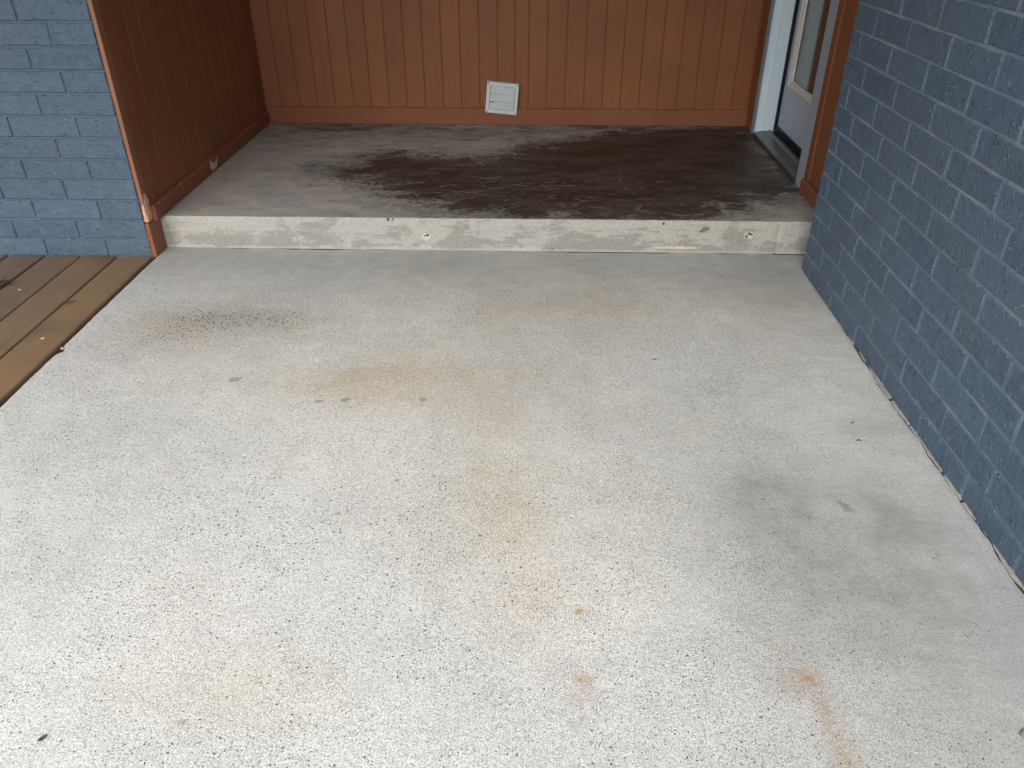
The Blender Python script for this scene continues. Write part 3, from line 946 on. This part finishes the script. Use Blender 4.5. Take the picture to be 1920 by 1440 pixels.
# glazing frame: stepped moulding, four mitred sides
def mould(name, parent):
    bm = bmesh.new()
    prof = [(0.0, 0.0), (0.0, .010), (.006, .014), (.016, .015), (.022, .009), (.030, .008), (.036, .003), (.040, -.004)]   # (inwards, proud)
    o0, o1, z0, z1 = gy0 - .012, gy1 + .012, gz0 - .012, gz1 + .012
    rings = []
    for (i, pz) in prof:
        rings.append([bm.verts.new((FX - pz + dx, y + dy, z + dz)) for (y, z) in ((o0 + i, z0 + i), (o1 - i, z0 + i), (o1 - i, z1 - i), (o0 + i, z1 - i))])
    for a, b in zip(rings[:-1], rings[1:]):
        for k in range(4):
            bm.faces.new((a[k], a[(k + 1) % 4], b[(k + 1) % 4], b[k]))
    return mesh_obj(name, bm_mesh(bm, name), M_lite, parent)
mould("window_frame", leaf)
dbox("pane", FX + .006, FX + .009, gy0 + .0005, gy1 - .0005, gz0 + .0005, gz1 - .0005, M_glass, leaf)
bm = bmesh.new()
zs = gz0 + .004
while zs < gz1:
    c_, s_ = math.cos(R(62)) * .0072, math.sin(R(62)) * .0072
    q = [bm.verts.new((FX + .019 + sx * c_ + dx, yv + dy, zs - sx * s_ + dz)) for yv in (gy0 + .002, gy1 - .002) for sx in (-1, 1)]
    bm.faces.new((q[0], q[1], q[3], q[2]))
    zs += .0125
bl = mesh_obj("blind", bm_mesh(bm, "blind"), M_blind, leaf)
bl['kind'] = 'stuff'
dbox("backing", FX + .030, FX + .034, gy0 + .001, gy1 - .001, gz0 + .001, gz1 - .001, M_dark, leaf)
box("room_wall", WR + .165, WR + .2, .3, 1.45, -.3, TOP + .2, M_dark, wr2)


# ------------------------------------------------------------------ vent
vent = thing("vent_cover", "pale grey louvred vent cover hanging crooked at the foot of the back wall", "vent", (1.3325, D - .020, .2795))
vent.rotation_euler = (0, R(5.2), 0)
VW, VH = .0875, .0820
bm = bmesh.new()
fwid = .0195
for a in ((-VW, VW, VH - fwid, VH), (-VW, VW, -VH, -VH + fwid), (-VW, -VW + fwid, -VH + fwid, VH - fwid), (VW - fwid, VW, -VH + fwid, VH - fwid)):
    add_box(bm, a[0], a[1], -.014, -.002, a[2], a[3], .0012)
for a in ((-VW, VW, VH - .004, VH), (-VW, VW, -VH, -VH + .004), (-VW, -VW + .004, -VH + .0045, VH - .0045), (VW - .004, VW, -VH + .0045, VH - .0045)):
    add_box(bm, a[0], a[1], -.0015, .0175 if a[3] > -VH + .01 else .001, a[2], a[3])
mesh_obj("frame", bm_mesh(bm, "frame"), M_vent, vent)
iw = VW - fwid - .002
ih = VH - fwid
fh = 2 * ih / 3
for k in range(3):
    zt = ih - k * fh
    bm = bmesh.new()
    tilt = .0055
    prof = [(-.0035, zt - .001), (-.0035 - tilt, zt - fh + .0035), (-.0055 - tilt, zt - fh + .001), (-.0015 - tilt * .4, zt - fh + .0005), (-.0005, zt - .001)]
    A = [bm.verts.new((-iw, p_[0], p_[1])) for p_ in prof]
    B = [bm.verts.new((iw, p_[0], p_[1] - (.0015 if k == 0 else 0))) for p_ in prof]
    for i in range(5):
        bm.faces.new((A[i], A[(i + 1) % 5], B[(i + 1) % 5], B[i]))
    bm.faces.new(A[::-1])
    bm.faces.new(B)
    o = mesh_obj("flap", bm_mesh(bm, "flap"), M_vent2, vent)
# broken nick at the left end of the middle joint
bm = bmesh.new()
q = [bm.verts.new(v) for v in ((-iw + .002, -.0102, -ih / 3 + .002), (-iw + .026, -.0102, -ih / 3 + .0005), (-iw + .018, -.0106, -ih / 3 - .006), (-iw + .008, -.0106, -ih / 3 - .003))]
t = bmesh.ops.extrude_face_region(bm, geom=[bm.faces.new(q)])
bmesh.ops.translate(bm, vec=(0, .004, 0), verts=[v for v in t['geom'] if isinstance(v, bmesh.types.BMVert)])
mesh_obj("broken_slot", bm_mesh(bm, "broken_slot"), M_dark, vent)
bm = bmesh.new()
bmesh.ops.create_cone(bm, cap_ends=True, segments=10, radius1=.0038, radius2=.003, depth=.002)
bmesh.ops.rotate(bm, matrix=Matrix.Rotation(R(90), 3, 'X'), verts=bm.verts)
scr = bm_mesh(bm, "screw")
for sx in (-1, 1):
    for sz in (-1, 1):
        mesh_obj("screw", scr, M_screw, vent, (sx * (VW - .008), -.0148, sz * (VH - .008)))
box("duct", -iw, iw, .0005, .012, -ih, ih, M_dark, vent)


# ------------------------------------------------------------------ deck
deck = thing("deck", "brown stained wooden deck beside the concrete floor, boards running towards the house", "deck", (0, 0, 0))
def board_mesh(wd, y0, y1, th=.038):
    """rounded long edges and a rounded far end"""
    bm = bmesh.new()
    rd = .007
    prof = []
    for k in range(5):
        a = math.pi / 2 * k / 4
        prof.append((wd / 2 - rd + rd * math.sin(math.pi / 2 - a + 0) if 0 else wd / 2 - rd + rd * math.cos(a), -rd + rd * math.sin(a)))
    right = prof
    left = [(-x, z) for x, z in prof[::-1]]
    full = [(wd / 2, -th)] + right + left + [(-wd / 2, -th)]
    secs = []
    N = 26
    ysx = [y1, y1 - .002, y1 - .006] + [y1 - .02 - (y1 - .02 - y0) * i / N for i in range(N + 1)]
    r = random.Random(int(abs(wd * 1e5)))
    for si, yv in enumerate(ysx):
        dzv = {0: -.005, 1: -.002, 2: -.0004}.get(si, 0)
        wv = r.uniform(-.0006, .0006)
        secs.append([bm.verts.new((x * (1 - (.02 if si == 0 else 0)) + wv, yv, z + (dzv if z > -.03 else 0))) for x, z in full])
    n_ = len(full)
    for a, b in zip(secs[:-1], secs[1:]):
        for i in range(n_):
            bm.faces.new((a[i], a[(i + 1) % n_], b[(i + 1) % n_], b[i]))
    bm.faces.new(secs[0])
    bm.faces.new(secs[-1][::-1])
    return bm_mesh(bm, "deck_board", True)
cols = [(0.240, 0.158, 0.085), (0.225, 0.150, 0.092), (0.205, 0.140, 0.092), (0.185, 0.135, 0.098)]
xr = -0.0145
gaps = [.0065, .0065, .010, .012]
for i in range(17):
    wd = .1405 if i else .1385
    me = board_mesh(wd + i * 1e-5, -4.9, -0.105 - random.uniform(0, .006) - (.004 if i == 0 else 0))
    me.materials.append(M_deck)
    o = mesh_obj("deck_board", me, None, deck, (xr - wd / 2, 0, 0.0045 + random.uniform(-.0012, .0012)))
    c_ = cols[i] if i < 4 else random.choice(cols[1:])
    o.color = (*c_, 1)
    o.rotation_euler = (0, R(random.uniform(-.4, .4)), 0)
    if i == 0: o['label'] = "ochre brown board next to the concrete edge"
    xr -= wd + (gaps[i] if i < 4 else .006)
for k in range(9):
    box("joist", -2.5, -0.016, -0.20 - k * .5 - .04, -0.20 - k * .5, -.20, -.0355, M_joist, deck)
box("ledger", -2.5, -0.03, -0.093, -0.0815, -.2, -.006, M_fill, deck)


# ------------------------------------------------------------------ porch roof over the house side (outside the frame)
roof = props(box("porch_roof", -3.2, 5.0, -2.42, D + .3, TOP, TOP + .18, M_soffit), kind='structure')
props(box("house_side", -2.75, -2.6, YB, D + .3, -.3, TOP, M_soffit), kind='structure')


# ------------------------------------------------------------------ litter
def leaf_mesh(L, wd, curl, seed, nu=9, nv=5, jag=.1):
    r = random.Random(seed)
    bm = bmesh.new()
    g_ = []
    for i in range(nu):
        t = i / (nu - 1)
        half = wd * math.sin(math.pi * min(max(t, .03), .97)) ** .8 * (1 + r.uniform(-jag, jag))
        row = []
        for j in range(nv):
            s_ = j / (nv - 1) * 2 - 1
            z = curl * (s_ * s_) * half + curl * .5 * math.sin(t * 5 + seed) * wd + r.uniform(0, .06) * wd
            row.append(bm.verts.new(((t - .5) * L, s_ * half * (1 - .25 * abs(curl)), z)))
        g_.append(row)
    for i in range(nu - 1):
        for j in range(nv - 1):
            bm.faces.new((g_[i][j], g_[i + 1][j], g_[i + 1][j + 1], g_[i][j + 1]))
    zmin = min(v.co.z for v in bm.verts)
    bmesh.ops.translate(bm, vec=(0, 0, -zmin), verts=bm.verts)
    bmesh.ops.solidify(bm, geom=bm.faces[:], thickness=.0006)
    return bm_mesh(bm, "leaf", True)


def stone_mesh(sx, sy, sz, seed):
    r = random.Random(seed)
    bm = bmesh.new()
    bmesh.ops.create_icosphere(bm, subdivisions=2, radius=1)
    for v in bm.verts:
        k = 1 + r.uniform(-.14, .14)
        v.co = Vector((v.co.x * sx * k, v.co.y * sy * k, max(v.co.z, -.5) * sz * k))
    z = min(v.co.z for v in bm.verts)
    bmesh.ops.translate(bm, vec=(0, 0, -z), verts=bm.verts)
    return bm_mesh(bm, "stone", True)


o = mesh_obj("dead_leaf", leaf_mesh(.085, .022, 1.1, 4, 11, 7, .22), M_leaf, None, (-.452, -.428, .004), (R(8), R(-6), R(20)))
props(o, "curled brown dead leaf caught in the gap between the deck boards at the left edge", "leaf")
o = mesh_obj("seed_husk", leaf_mesh(.0165, .0042, .5, 2), M_husk, None, (.676, -2.208, .0005), (0, 0, R(58)))
props(o, "small dark seed husk lying on the pale concrete near the bottom left corner", "seed")
for i, (x, y, l, m_, a, lb) in enumerate((
        (2.408, -1.205, .0135, M_bit, 12, "brown leaf scrap by the right brick wall, the one of two nearer the step"),
        (2.397, -1.288, .0165, M_bit, 8, "brown leaf scrap by the right brick wall, the one of two farther from the step"),
        (1.906, -.872, .011, M_husk, 30, "tiny dark leaf scrap lying alone on the concrete between the step and the stains"))):
    o = mesh_obj("leaf_scrap", leaf_mesh(l, .0034, .6, 5 + i), m_, None, (x, y, .0006), (0, 0, R(a)))
    props(o, lb, "leaf scrap", "leaf scraps on the concrete floor")
o = mesh_obj("pebble", stone_mesh(.013, .012, .006, 3), M_pebble, None, (2.392, -2.155, -.0008))
props(o, "flat grey brown pebble on the concrete at the bottom right edge", "pebble")
o = mesh_obj("pebble", stone_mesh(.0075, .006, .005, 5), M_fill, None, (.0035, -.852, -.0045))
props(o, "white chip of stone at the broken edge of the concrete next to the deck", "stone chip")
for i, (x, y, sx, lb) in enumerate(((-.372, -.437, .0055, "white paint flake on the third deck board, farthest from the camera"),
                                    (-.088, -.800, .0062, "white paint flake on the ochre deck board nearest the concrete"),
                                    )):
    o = mesh_obj("paint_flake", stone_mesh(sx, sx * .6, .0012, 11 + i), M_flake, None, (x, y, .0052), (0, 0, R(20 + 30 * i)))
    props(o, lb, "paint flake", "paint flakes on the deck")
